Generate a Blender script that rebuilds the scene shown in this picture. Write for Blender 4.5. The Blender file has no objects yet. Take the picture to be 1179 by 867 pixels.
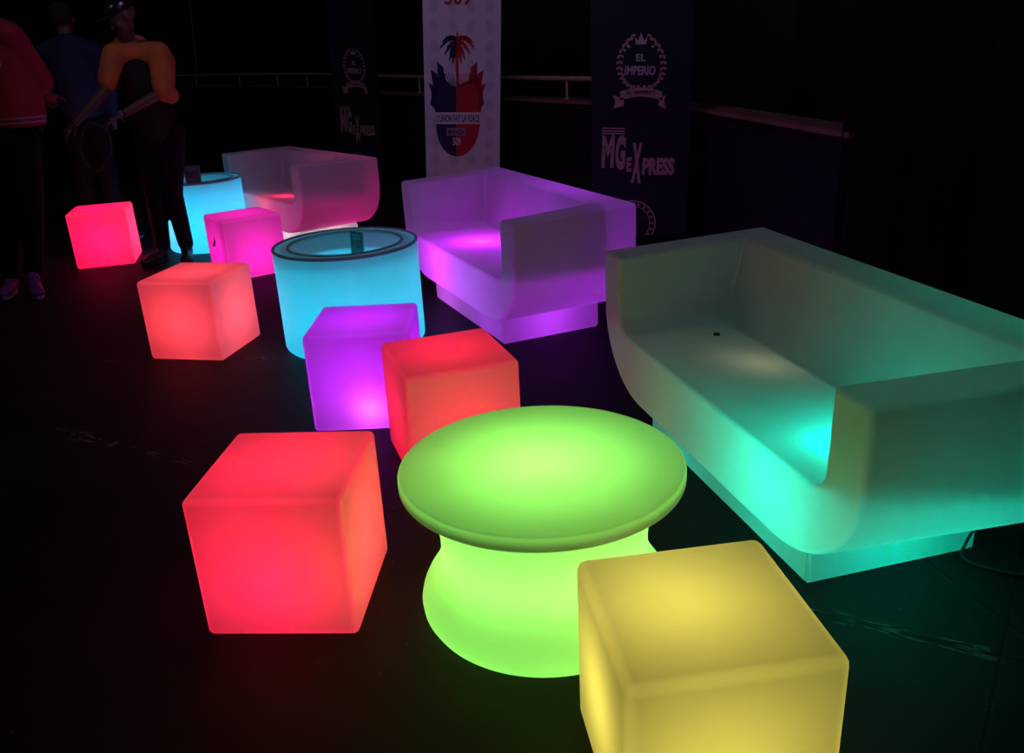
import bpy, bmesh, math, random
from mathutils import Vector, Matrix
random.seed(7)
PI = math.pi
SC = bpy.context.scene
COL = SC.collection

# ------------------------------------------------------------------ camera
F_PX, PITCH, ROLL, CAM_H = 987.3164, 0.374315, -0.0522636, 1.404927
cp, sp = math.cos(PITCH), math.sin(PITCH)
FWD = Vector((0, cp, -sp)); _u0 = Vector((0, sp, cp)); _r0 = Vector((1, 0, 0))
RGT = _r0*math.cos(ROLL) + _u0*math.sin(ROLL)
UPV = -_r0*math.sin(ROLL) + _u0*math.cos(ROLL)
EYE = Vector((0, 0, CAM_H))
cd = bpy.data.cameras.new('camera'); cam = bpy.data.objects.new('camera', cd); COL.objects.link(cam)
cd.sensor_fit = 'HORIZONTAL'; cd.sensor_width = 36; cd.lens = F_PX/1179*36
cd.clip_start = 0.05; cd.clip_end = 100
_m = Matrix((RGT, UPV, -FWD)).transposed().to_4x4(); _m.translation = EYE
cam.matrix_world = _m
SC.camera = cam

# ------------------------------------------------------------------ world, exposure, added overhead fill lights
SC.view_settings.view_transform = 'Standard'; SC.view_settings.look = 'None'
SC.view_settings.exposure = 0.0; SC.view_settings.gamma = 1.0; SC.view_settings.use_curve_mapping = False
try:
    SC.cycles.use_denoising = True
    SC.cycles.max_bounces = 12; SC.cycles.diffuse_bounces = 6; SC.cycles.transmission_bounces = 8
    SC.cycles.sample_clamp_indirect = 8
except Exception:
    pass
w = bpy.data.worlds.new('dim_hall'); SC.world = w; w.use_nodes = True
bg = w.node_tree.nodes['Background']
bg.inputs['Color'].default_value = (0.62, 0.50, 0.80, 1); bg.inputs['Strength'].default_value = 0.010

def area(name, loc, target, size, power, color):
    d = bpy.data.lights.new(name, 'AREA'); d.shape = 'SQUARE'; d.size = size; d.energy = power; d.color = color
    o = bpy.data.objects.new(name, d); COL.objects.link(o); o.location = loc
    o.rotation_euler = (Vector(target)-Vector(loc)).to_track_quat('-Z', 'Y').to_euler()
    return o
area('added_fill_warm', (0.6, 1.0, 4.6), (0.4, 4.0, 0.4), 1.5, 4.0, (1.0, 0.86, 0.70))  # added unseen fill that lifts the white plastic from above
area('added_fill_violet', (-0.6, 4.2, 4.6), (0.2, 8.2, 1.3), 1.0, 18, (0.58, 0.38, 1.0))  # added unseen violet fill aimed at the banners
area('added_fill_left', (-4.5, 3.2, 4.4), (-2.6, 6.3, 1.2), 0.8, 5, (0.95, 0.80, 0.85))  # added unseen fill aimed at the people on the left

# ------------------------------------------------------------------ helpers
def at(px, py, Y):                         # pixel of the photograph -> world point on the plane y = Y
    d = FWD + RGT*((px-589.5)/F_PX) - UPV*((py-433.5)/F_PX)
    return EYE + d*(Y/d.y)
def hit(px, py, P, N):
    d = FWD + RGT*((px-589.5)/F_PX) - UPV*((py-433.5)/F_PX)
    return EYE + d*((P-EYE).dot(N)/d.dot(N))

def tag(o, label=None, cat=None, group=None, kind=None):
    if label: o['label'] = label
    if cat: o['category'] = cat
    if group: o['group'] = group
    if kind: o['kind'] = kind
    return o
def empty(name, loc=(0, 0, 0), rz=0.0):
    o = bpy.data.objects.new(name, None); COL.objects.link(o); o.location = loc; o.rotation_euler = (0, 0, rz)
    o.empty_display_size = 0.1
    return o
def link(name, bm, mat, parent=None, smooth=True, angle=40):
    bmesh.ops.recalc_face_normals(bm, faces=bm.faces[:])
    me = bpy.data.meshes.new(name); bm.to_mesh(me); bm.free()
    if mat: me.materials.append(mat)
    for p in me.polygons: p.use_smooth = smooth
    if smooth:
        try: me.set_sharp_from_angle(angle=math.radians(angle))
        except Exception: pass
    o = bpy.data.objects.new(name, me); COL.objects.link(o)
    if parent is not None: o.parent = parent
    return o
def bake(o):                               # apply the modifiers of a new object
    dg = bpy.context.evaluated_depsgraph_get(); dg.update()
    me = bpy.data.meshes.new_from_object(o.evaluated_get(dg))
    o.modifiers.clear(); o.data = me
    return o
def weighted(o):
    n = o.modifiers.new('w', 'WEIGHTED_NORMAL'); n.keep_sharp = True; n.weight = 100
    return bake(o)
def lamp(parent, loc, power, color, radius=0.05, name='led_lamp'):
    d = bpy.data.lights.new(name, 'POINT'); d.energy = power*1.3; d.color = color; d.shadow_soft_size = radius
    o = bpy.data.objects.new(name, d); COL.objects.link(o); o.parent = parent; o.location = loc
    return o
def box(bm, x0, x1, y0, y1, z0, z1, M=None):
    vs = [bm.verts.new((x, y, z)) for z in (z0, z1) for y in (y0, y1) for x in (x0, x1)]
    fs_ = []
    for f in ((0, 1, 3, 2), (4, 5, 7, 6), (0, 1, 5, 4), (2, 3, 7, 6), (0, 2, 6, 4), (1, 3, 7, 5)):
        fs_.append(bm.faces.new([vs[i] for i in f]))
    bmesh.ops.recalc_face_normals(bm, faces=fs_)
    if M is not None: bmesh.ops.transform(bm, matrix=M, verts=vs)
    return vs
def lathe(bm, prof, n=96, close=False):    # prof: list of (r, z)
    rings = []
    for r, z in prof:
        if r < 1e-6: rings.append([bm.verts.new((0, 0, z))])
        else: rings.append([bm.verts.new((r*math.cos(2*PI*k/n), r*math.sin(2*PI*k/n), z)) for k in range(n)])
    pairs = list(zip(rings, rings[1:]))
    if close: pairs.append((rings[-1], rings[0]))
    for a, b in pairs:
        for k in range(n):
            k2 = (k+1) % n
            if len(a) == 1: bm.faces.new((a[0], b[k], b[k2]))
            elif len(b) == 1: bm.faces.new((a[k], a[k2], b[0]))
            else: bm.faces.new((a[k], a[k2], b[k2], b[k]))
def arc(cx, cz, r, a0, a1, n, rz=None):
    rz = r if rz is None else rz
    return [(cx+r*math.cos(math.radians(a0+(a1-a0)*i/n)), cz+rz*math.sin(math.radians(a0+(a1-a0)*i/n))) for i in range(n+1)]
def tube(bm, pts, r, n=10, cap=True):
    pts = [Vector(p) for p in pts]; rings = []
    rr = r if isinstance(r, (list, tuple)) else [r]*len(pts)
    up = Vector((0, 0, 1))
    for i, p in enumerate(pts):
        t = (pts[min(i+1, len(pts)-1)] - pts[max(i-1, 0)]).normalized()
        ref = up if abs(t.dot(up)) < 0.9 else Vector((1, 0, 0))
        a = t.cross(ref).normalized(); b = t.cross(a).normalized()
        rings.append([bm.verts.new(p + (a*math.cos(2*PI*k/n)+b*math.sin(2*PI*k/n))*rr[i]) for k in range(n)])
    for a, b in zip(rings, rings[1:]):
        for k in range(n): bm.faces.new((a[k], a[(k+1) % n], b[(k+1) % n], b[k]))
    if cap: bm.faces.new(rings[0]); bm.faces.new(rings[-1])
def smooth_path(pts, n=6):
    pts = [Vector(p) for p in pts]; out = []
    for i in range(len(pts)-1):
        p0, p1, p2, p3 = pts[max(i-1, 0)], pts[i], pts[i+1], pts[min(i+2, len(pts)-1)]
        for k in range(n):
            t = k/n
            out.append(0.5*((2*p1)+(-p0+p2)*t+(2*p0-5*p1+4*p2-p3)*t*t+(-p0+3*p1-3*p2+p3)*t**3))
    out.append(pts[-1]); return out

# ------------------------------------------------------------------ materials
def mat(name, color, rough=0.6, metal=0.0, spec=0.5, bump=0.0, bscale=40.0, vary=0.0, vscale=6.0):
    m = bpy.data.materials.new(name); m.use_nodes = True; nt = m.node_tree; b = nt.nodes['Principled BSDF']
    b.inputs['Base Color'].default_value = (*color, 1); b.inputs['Roughness'].default_value = rough
    b.inputs['Metallic'].default_value = metal; b.inputs['Specular IOR Level'].default_value = spec
    tc = nt.nodes.new('ShaderNodeTexCoord')
    if vary:
        n = nt.nodes.new('ShaderNodeTexNoise'); n.inputs['Scale'].default_value = vscale; n.inputs['Detail'].default_value = 5
        nt.links.new(tc.outputs['Object'], n.inputs['Vector'])
        r = nt.nodes.new('ShaderNodeMapRange'); r.inputs[1].default_value = 0.3; r.inputs[2].default_value = 0.7
        r.inputs[3].default_value = 1-vary; r.inputs[4].default_value = 1+vary
        nt.links.new(n.outputs['Fac'], r.inputs[0])
        v = nt.nodes.new('ShaderNodeVectorMath'); v.operation = 'SCALE'; v.inputs[0].default_value = color
        nt.links.new(r.outputs[0], v.inputs['Scale']); nt.links.new(v.outputs[0], b.inputs['Base Color'])
    if bump:
        n = nt.nodes.new('ShaderNodeTexNoise'); n.inputs['Scale'].default_value = bscale; n.inputs['Detail'].default_value = 4
        nt.links.new(tc.outputs['Object'], n.inputs['Vector'])
        bp = nt.nodes.new('ShaderNodeBump'); bp.inputs['Strength'].default_value = bump; bp.inputs['Distance'].default_value = 0.01
        nt.links.new(n.outputs['Fac'], bp.inputs['Height']); nt.links.new(bp.outputs[0], b.inputs['Normal'])
    return m

def plastic(name, through=0.5, color=(0.86, 0.86, 0.86), dirt=0.0, refl=0.50):
    """white moulded plastic that lets the light of the lamp inside through"""
    m = bpy.data.materials.new(name); m.use_nodes = True; nt = m.node_tree; N = nt.nodes; L = nt.links
    N.clear(); out = N.new('ShaderNodeOutputMaterial')
    d = N.new('ShaderNodeBsdfDiffuse'); t = N.new('ShaderNodeBsdfTranslucent'); g = N.new('ShaderNodeBsdfGlossy')
    g.inputs['Roughness'].default_value = 0.42
    tc = N.new('ShaderNodeTexCoord'); n = N.new('ShaderNodeTexNoise'); n.inputs['Scale'].default_value = 5.0; n.inputs['Detail'].default_value = 6
    L.new(tc.outputs['Object'], n.inputs['Vector'])
    r = N.new('ShaderNodeMapRange'); r.inputs[1].default_value = 0.35; r.inputs[2].default_value = 0.7
    r.inputs[3].default_value = 0.96; r.inputs[4].default_value = 1.04-dirt
    L.new(n.outputs['Fac'], r.inputs[0])
    v = N.new('ShaderNodeVectorMath'); v.operation = 'SCALE'; v.inputs[0].default_value = color
    L.new(r.outputs[0], v.inputs['Scale']); L.new(v.outputs[0], t.inputs['Color'])
    v2 = N.new('ShaderNodeVectorMath'); v2.operation = 'SCALE'; v2.inputs['Scale'].default_value = refl
    L.new(v.outputs[0], v2.inputs[0]); L.new(v2.outputs[0], d.inputs['Color'])
    n2 = N.new('ShaderNodeTexNoise'); n2.inputs['Scale'].default_value = 260; L.new(tc.outputs['Object'], n2.inputs['Vector'])
    bp = N.new('ShaderNodeBump'); bp.inputs['Strength'].default_value = 0.10; bp.inputs['Distance'].default_value = 0.002
    L.new(n2.outputs['Fac'], bp.inputs['Height']); L.new(bp.outputs[0], g.inputs['Normal'])
    m1 = N.new('ShaderNodeMixShader'); m1.inputs[0].default_value = through
    L.new(d.outputs[0], m1.inputs[1]); L.new(t.outputs[0], m1.inputs[2])
    m2 = N.new('ShaderNodeMixShader'); m2.inputs[0].default_value = 0.035
    L.new(m1.outputs[0], m2.inputs[1]); L.new(g.outputs[0], m2.inputs[2]); L.new(m2.outputs[0], out.inputs['Surface'])
    return m

M_SHELL = plastic('white_translucent_plastic', 0.5)
M_SOFA = plastic('white_translucent_sofa_plastic', 0.42, refl=0.70)
M_RIM_SHADE = plastic('shaded_rim_plastic', 0.35, (0.70, 0.74, 0.74))  # darker, less translucent: dim light at the drum edges put into the colour
M_BLACKMETAL = mat('black_metal', (0.02, 0.02, 0.022), 0.4, 0.6)
M_RUBBER = mat('black_rubber', (0.012, 0.012, 0.012), 0.55)
M_BRASS = mat('aged_brass', (0.75, 0.55, 0.34), 0.40, 0.35, vary=0.2)

# floor: black stage panels with seams and pale scuffs along them
def floor_material():
    m = bpy.data.materials.new('black_stage_floor'); m.use_nodes = True; nt = m.node_tree; N = nt.nodes; L = nt.links
    b = N['Principled BSDF']; geo = N.new('ShaderNodeNewGeometry')
    def math_(op, a, c=None, clamp=False):
        n = N.new('ShaderNodeMath'); n.operation = op; n.use_clamp = clamp
        for i, x in enumerate((a, c)):
            if x is None: continue
            if isinstance(x, (int, float)): n.inputs[i].default_value = x
            else: L.new(x, n.inputs[i])
        return n.outputs[0]
    def noise(scale, detail=5, sx=1, sy=1, rot=0.0):
        mp = N.new('ShaderNodeMapping'); mp.inputs['Scale'].default_value = (sx, sy, 1); mp.inputs['Rotation'].default_value = (0, 0, rot)
        L.new(geo.outputs['Position'], mp.inputs['Vector'])
        n = N.new('ShaderNodeTexNoise'); n.inputs['Scale'].default_value = scale; n.inputs['Detail'].default_value = detail
        L.new(mp.outputs[0], n.inputs['Vector']); return n.outputs['Fac']
    def line(p, q):                         # distance to the line, and place along it
        p = Vector((*p, 0)); q = Vector((*q, 0)); t = (q-p).normalized(); nr = Vector((-t.y, t.x, 0))
        o = []
        for v in (nr, t):
            d = N.new('ShaderNodeVectorMath'); d.operation = 'DOT_PRODUCT'; d.inputs[1].default_value = v
            L.new(geo.outputs['Position'], d.inputs[0]); o.append(math_('SUBTRACT', d.outputs['Value'], p.dot(v)))
        return math_('ABSOLUTE', o[0]), o[1], (q-p).length
    base = N.new('ShaderNodeMapRange'); base.inputs[1].default_value = 0.3; base.inputs[2].default_value = 0.75
    base.inputs[3].default_value = 0.010; base.inputs[4].default_value = 0.020
    L.new(noise(2.2, 8), base.inputs[0]); val = base.outputs[0]
    scr = noise(30, 9, 0.35, 2.4, math.radians(28)); scr2 = noise(9, 6)
    for p, q, wd, s0, s1, amt in (
        ((-1.905, 3.246), (1.11, 1.617), 0.045, 0.0, 0.38, 0.55), ((-1.905, 3.246), (1.11, 1.617), 0.03, 0.45, 1.0, 0.25), ((-1.905, 3.246), (1.11, 1.617), 0.030, 1.6, 3.5, 0.22), ((-2.6, 4.14), (-0.2, 3.90), 0.03, 0.1, 1.6, 0.14),
        ((1.332, 1.933), (0.916, 1.334), 0.012, -0.1, 0.9, 0.04), ((1.12, 2.04), (1.20, 1.72), 0.02, 0.0, 0.4, 0.06)):
        d, t, ln = line(p, q)
        inside = math_('MULTIPLY', math_('GREATER_THAN', t, s0), math_('LESS_THAN', t, s1))
        band = math_('SUBTRACT', 1.0, math_('DIVIDE', d, wd), True)
        cv = N.new('ShaderNodeCombineXYZ'); L.new(math_('MULTIPLY', t, 9.0), cv.inputs[0]); L.new(math_('MULTIPLY', d, 85.0), cv.inputs[1])
        nn = N.new('ShaderNodeTexNoise'); nn.inputs['Scale'].default_value = 1.0; nn.inputs['Detail'].default_value = 7; nn.inputs['Roughness'].default_value = 0.7
        L.new(cv.outputs[0], nn.inputs['Vector']); rough_ = math_('GREATER_THAN', nn.outputs['Fac'], 0.55)
        big = math_('GREATER_THAN', scr2, 0.47)
        k = math_('MULTIPLY', math_('MULTIPLY', band, inside), math_('MULTIPLY', rough_, big))
        val = math_('ADD', val, math_('MULTIPLY', k, amt))
        seam = math_('LESS_THAN', d, 0.0035)
        val = math_('MULTIPLY', val, math_('SUBTRACT', 1.0, math_('MULTIPLY', seam, 0.8)))
    spk = math_('MULTIPLY', math_('GREATER_THAN', noise(38, 3), 0.735), 0.05)
    val = math_('ADD', val, spk)
    cb = N.new('ShaderNodeCombineColor'); L.new(val, cb.inputs[0]); L.new(math_('MULTIPLY', val, 0.90), cb.inputs[1]); L.new(math_('MULTIPLY', val, 0.98), cb.inputs[2])
    L.new(cb.outputs[0], b.inputs['Base Color']); b.inputs['Roughness'].default_value = 0.62; b.inputs['Specular IOR Level'].default_value = 0.12
    bp = N.new('ShaderNodeBump'); bp.inputs['Strength'].default_value = 0.25; bp.inputs['Distance'].default_value = 0.004
    L.new(noise(14, 8), bp.inputs['Height']); L.new(bp.outputs[0], b.inputs['Normal'])
    return m

# ------------------------------------------------------------------ the setting
bm = bmesh.new(); box(bm, -30, 6, -3, 30, -0.1, 0)
tag(link('floor', bm, floor_material(), smooth=False), kind='structure')

M_LOWWALL = mat('black_painted_wall', (0.012, 0.012, 0.016), 0.7, spec=0.2, bump=0.2, bscale=8)
M_UPWALL = mat('dark_brown_panelling', (0.022, 0.013, 0.011), 0.6, spec=0.25, vary=0.35, vscale=1.2)
M_LEDGE = mat('varnished_dark_ledge', (0.26, 0.14, 0.11), 0.30, spec=0.5, vary=0.2, vscale=9)
POLY = [(-28.0, 28.0), (-9.6, 20.6), (-6.33, 17.87), (-3.99, 15.37), (-2.62, 13.4), (-1.33, 10.83), (0.22, 8.39), (1.40, 6.50), (1.76, 4.37)]
def offset_poly(d):
    out = []
    for i, p in enumerate(POLY):
        a = Vector(POLY[max(i-1, 0)]); b = Vector(POLY[min(i+1, len(POLY)-1)]); t = (b-a).normalized()
        out.append(Vector(p)+Vector((-t.y, t.x))*d)          # +d = away from the seats
    return out
def ribbon_wall(d0, d1, z0, z1, bm):
    A, B = offset_poly(d0), offset_poly(d1)
    rows = [[bm.verts.new((p.x, p.y, z)) for p in P_] for P_, z in ((A, z0), (A, z1), (B, z1), (B, z0))]
    for r in range(4):
        a, b = rows[r], rows[(r+1) % 4]
        for i in range(len(a)-1): bm.faces.new((a[i], a[i+1], b[i+1], b[i]))
    for i in (0, len(POLY)-1): bm.faces.new([rows[r][i] for r in range(4)])
bm = bmesh.new(); ribbon_wall(0.0, 0.16, 0, 0.865, bm)
tag(link('wall_low', bm, M_LOWWALL, smooth=False), kind='structure')
bm = bmesh.new(); ribbon_wall(-0.03, 0.20, 0.865, 0.892, bm)
tag(link('trim_1', bm, M_LEDGE, smooth=False), kind='structure')
bm = bmesh.new(); ribbon_wall(0.9, 1.0, 0, 4.6, bm)
tag(link('wall_back', bm, M_UPWALL, smooth=False), kind='structure')
# brass handrail on short brackets above the ledge
hr = empty('handrail', (0.22, 8.39, 0.892))
tag(hr, 'long thin brass handrail running above the dark ledge of the low back wall', 'handrail')
R0 = offset_poly(0.08)
rail = [Vector((p.x-0.22, p.y-8.39, 1.062-0.892)) for p in R0[:-1]]
rail[-1] = rail[-2].lerp(rail[-1], 0.55)
bm = bmesh.new(); tube(bm, rail, 0.021, 12); link('rail', bm, M_BRASS, hr)
for a, b in zip(rail, rail[1:]):
    L_ = (b-a).length; k = max(1, round(L_/1.4))
    for i in range(k):
        p = a.lerp(b, (i+0.5)/k)
        bm = bmesh.new(); tube(bm, [(p.x, p.y, 0.0), (p.x, p.y, p.z)], 0.011, 8)
        tube(bm, [(p.x, p.y, 0.0), (p.x, p.y, 0.008)], 0.03, 12); link('bracket', bm, M_BRASS, hr)

# black drape that closes the room on the right
bm = bmesh.new(); n = 260; top = []; bot = []
C0, C1, C2 = Vector((1.72, 4.42)), Vector((1.92, 3.2)), Vector((2.55, -1.5))
tot = (C1-C0).length+(C2-C1).length
for i in range(n+1):
    s = tot*i/n
    if s < (C1-C0).length: p = C0.lerp(C1, s/(C1-C0).length); t = (C1-C0).normalized()
    else: q = s-(C1-C0).length; p = C1.lerp(C2, q/(C2-C1).length); t = (C2-C1).normalized()
    nr = Vector((-t.y, t.x)); wv = 0.035*math.sin(s*21+0.9*math.sin(s*3.1))+0.012*math.sin(s*47)
    top.append(bm.verts.new((p.x+nr.x*wv*0.7, p.y+nr.y*wv*0.7, 4.4))); bot.append(bm.verts.new((p.x+nr.x*wv, p.y+nr.y*wv, 0.01)))
for i in range(n): bm.faces.new((bot[i], bot[i+1], top[i+1], top[i]))
o = link('stage_curtain', bm, mat('black_drape_cloth', (0.010, 0.010, 0.015), 0.9, spec=0.1))
sm = o.modifiers.new('s', 'SOLIDIFY'); sm.thickness = 0.006; bake(o)
tag(o, 'tall black pleated curtain hanging behind the large teal sofa', 'curtain')
# thin wire hanging far back on the left
bm = bmesh.new(); a, b = at(209, -60, 11.0), at(227, 78, 11.0)
tube(bm, [a, a.lerp(b, 0.5)+Vector((0.01, 0, 0)), Vector((b.x, b.y, b.z))], 0.006, 6)
tag(link('hanging_wire', bm, mat('grey_wire', (0.16, 0.15, 0.14), 0.5)), 'thin grey wire hanging down in front of the back wall at left', 'wire')

# ------------------------------------------------------------------ glowing cubes
def cube(name, label, x, y, deg, lamps, s=0.40, r=0.018, group='glowing plastic cube seats'):
    bm = bmesh.new(); h = s/2; box(bm, -h, h, -h, h, 0, s)
    bmesh.ops.bevel(bm, geom=bm.edges[:]+bm.verts[:], offset=r, segments=5, profile=0.5, affect='EDGES')
    o = link(name, bm, M_SHELL, angle=60)
    weighted(o); o.location = (x, y, 0.0); o.rotation_euler = (0, 0, math.radians(deg))
    tag(o, label, 'cube seat', group)
    for (p, e, c, rad) in lamps: lamp(o, p, e, c, rad)
    return o
RED = (1.0, 0.012, 0.05)
cA = cube('light_cube', 'small bright crimson glowing cube far left beside the legs of the person in orange', -2.969, 6.387, 14.4,
     [((0, 0, .19), 7.0, (1.0, 0.0, 0.075), .08)])
cB = cube('light_cube', 'salmon pink glowing cube standing alone left of the turquoise drum tables', -1.563, 4.22, -12.6,
     [((0, 0, .19), 4.6, (1.0, 0.045, 0.062), .08)])
cC = cube('light_cube', 'hot pink glowing cube between the two turquoise drum tables', -1.769, 5.824, 34.9,
     [((0, 0, .15), 4.2, (1.0, 0.008, 0.48), .08)])
cD = cube('light_cube', 'violet glowing cube with a pink hot spot, standing in front of the nearer drum table', -0.584, 3.277, -1.2,
     [((0, 0, .20), 3.6, (0.46, 0.0, 1.0), .08), ((0.03, -0.14, .09), 0.6, (1.0, 0.12, 0.9), .03)])
cE = cube('light_cube', 'red glowing cube with orange front, partly behind the green round table', -0.224, 2.838, 18.1,
     [((0, 0.02, .19), 3.8, (1.0, 0.006, 0.035), .08)])
cF = cube('light_cube', 'large red glowing cube at lower left with an orange right side', -0.61, 2.027, -4.4,
     [((0, 0, .20), 4.6, (1.0, 0.010, 0.035), .08), ((-0.02, -0.04, .14), 0.7, (1.0, 0.0, 0.22), .09)])
cG = cube('light_cube', 'yellow glowing cube, nearest of all, cut off by the bottom of the photo', 0.333, 1.34, 7.0,
     [((-0.03, 0.02, .20), 2.7, (0.92, 0.74, 0.10), .07)], r=0.022)
# power socket on the pink cube
bm = bmesh.new(); box(bm, -0.014, 0.014, -0.004, 0.004, -0.03, 0.03)
bmesh.ops.bevel(bm, geom=bm.edges[:], offset=0.003, segments=2, affect='EDGES')
o = link('switch', bm, M_RUBBER, cC); o.location = (-0.2015, 0.02, 0.235); o.rotation_euler = (math.radians(24), 0, PI/2)
o['label'] = 'small black switch tab'

# ------------------------------------------------------------------ drum tables with a sunken top
def drum(label, x, y, lamps, R=0.354, H=0.507, ri=0.276):
    t = empty('drum_table', (x, y, 0)); tag(t, label, 'drum table', 'glowing turquoise drum tables')
    dz = 0.085
    prof = [(0, 0.0), (R-0.03, 0.0)] + arc(R-0.03, 0.03, 0.03, -90, 0, 5) + arc(R-0.010, H-0.010, 0.010, 0, 90, 3) \
        + arc(ri+0.010, H-0.010, 0.010, 90, 180, 3) + [(ri-0.004, H-dz+0.02)] + arc(ri-0.022, H-dz+0.018, 0.018, 0, -90, 4) + [(0, H-dz)]
    bm = bmesh.new(); lathe(bm, prof, 120); link('body', bm, M_SHELL, t, angle=50)
    for r0, r1 in ((R-0.013, R+0.003), (ri-0.006, ri+0.010)):
        bm = bmesh.new(); c = (r0+r1)/2; hw = (r1-r0)/2
        lathe(bm, [(c+hw*math.cos(a*PI/6), H+0.001+0.008*math.sin(a*PI/6)) for a in range(12)], 120, close=True)
        k = link('rim', bm, M_RIM_SHADE, t)  # rings whose darker colour stands for shade along the thick rounded edges
    for (p, e, c, rad) in lamps: lamp(t, p, e, c, rad)
    return t
drum('glowing turquoise drum table behind the violet cube, a small sign card in its sunken top', -0.79, 4.206,
     [((0, 0, .12), 6.4, (0.0, 0.59, 0.95), .10), ((0, -0.05, .35), 1.6, (0.0, 0.72, 0.95), .05)])
drum('bright blue glowing drum table furthest back, partly hidden by the person in orange', -2.32, 6.74,
     [((0, 0, .16), 8.0, (0.0, 0.56, 1.0), .10), ((0, 0, .33), 1.6, (0.0, 0.50, 1.0), .06)], R=0.302, H=0.522, ri=0.236)

# small acrylic sign cards
M_CARD = mat('dark_printed_card', (0.03, 0.10, 0.10), 0.35, vary=0.5, vscale=60)
M_PRINT = mat('pale_print', (0.12, 0.26, 0.26), 0.5)
M_ACRYL = mat('acrylic_edge', (0.45, 0.55, 0.55), 0.2)
def card(label, loc, rz, tilt, w_, h_):
    t = empty('table_sign', loc, rz); tag(t, label, 'table sign', 'small sign cards on the drum tables')
    M = Matrix.Rotation(tilt, 4, 'X')
    bm = bmesh.new(); box(bm, -w_/2, w_/2, -0.0015, 0.0015, 0.004, h_, M)
    bmesh.ops.bevel(bm, geom=bm.edges[:], offset=0.0006, segments=1, affect='EDGES'); link('card', bm, M_CARD, t, smooth=False)
    bm = bmesh.new(); box(bm, -w_/2-0.003, w_/2+0.003, -0.0015, 0.035, 0.0, 0.004)
    box(bm, -w_/2-0.003, -w_/2, -0.0028, 0.0028, 0.003, h_+0.002, M); box(bm, w_/2, w_/2+0.003, -0.0028, 0.0028, 0.003, h_+0.002, M)
    box(bm, -w_/2-0.003, w_/2+0.003, -0.0028, 0.0028, h_, h_+0.003, M); link('holder', bm, M_ACRYL, t, smooth=False)
    for k, (a, b, c) in enumerate(((0.84, 0.90, 0.36), (0.74, 0.79, 0.30), (0.22, 0.26, 0.32), (0.13, 0.17, 0.24))):
        bm = bmesh.new(); box(bm, -w_*c, w_*c, -0.0030, -0.0016, h_*a, h_*b, M); link('print_line', bm, M_PRINT, t, smooth=False)
    return t
card('dark little sign card standing in the top of the drum table behind the violet cube', (-0.725, 4.150, 0.4225), math.radians(-38), math.radians(-3), 0.088, 0.150)
card('dark little sign card on the rim of the furthest blue drum table', (-2.275, 6.474, 0.5245), math.radians(14), math.radians(-3), 0.105, 0.125)

# ------------------------------------------------------------------ round green table
tt = empty('round_table', (0.061, 1.92, 0)); tag(tt, 'round green glowing table with a waisted pedestal behind the yellow cube', 'round table')
prof = [(0, 0.417), (0.12, 0.4172), (0.352, 0.417)] + arc(0.352, 0.410, 0.007, 90, 0, 4) + arc(0.349, 0.390, 0.010, 0, -80, 4) + [(0.330, 0.3815), (0.305, 0.376), (0.292, 0.368)]
bm = bmesh.new(); lathe(bm, prof, 128); link('tabletop', bm, M_SHELL, tt, angle=60)
ped = [(0.292, 0.368), (0.284, 0.335), (0.276, 0.295), (0.270, 0.262), (0.2665, 0.230), (0.2665, 0.200), (0.270, 0.172), (0.281, 0.145), (0.296, 0.118), (0.311, 0.096),
       (0.322, 0.073), (0.327, 0.052), (0.325, 0.033), (0.315, 0.015), (0.3005, 0.005), (0.292, 0.0), (0, 0)]
bm = bmesh.new(); lathe(bm, ped, 128); link('pedestal', bm, M_SHELL, tt, angle=60)
lamp(tt, (0.0, 0.0, 0.19), 8.0, (0.29, 1.0, 0.12), 0.09)

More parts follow.
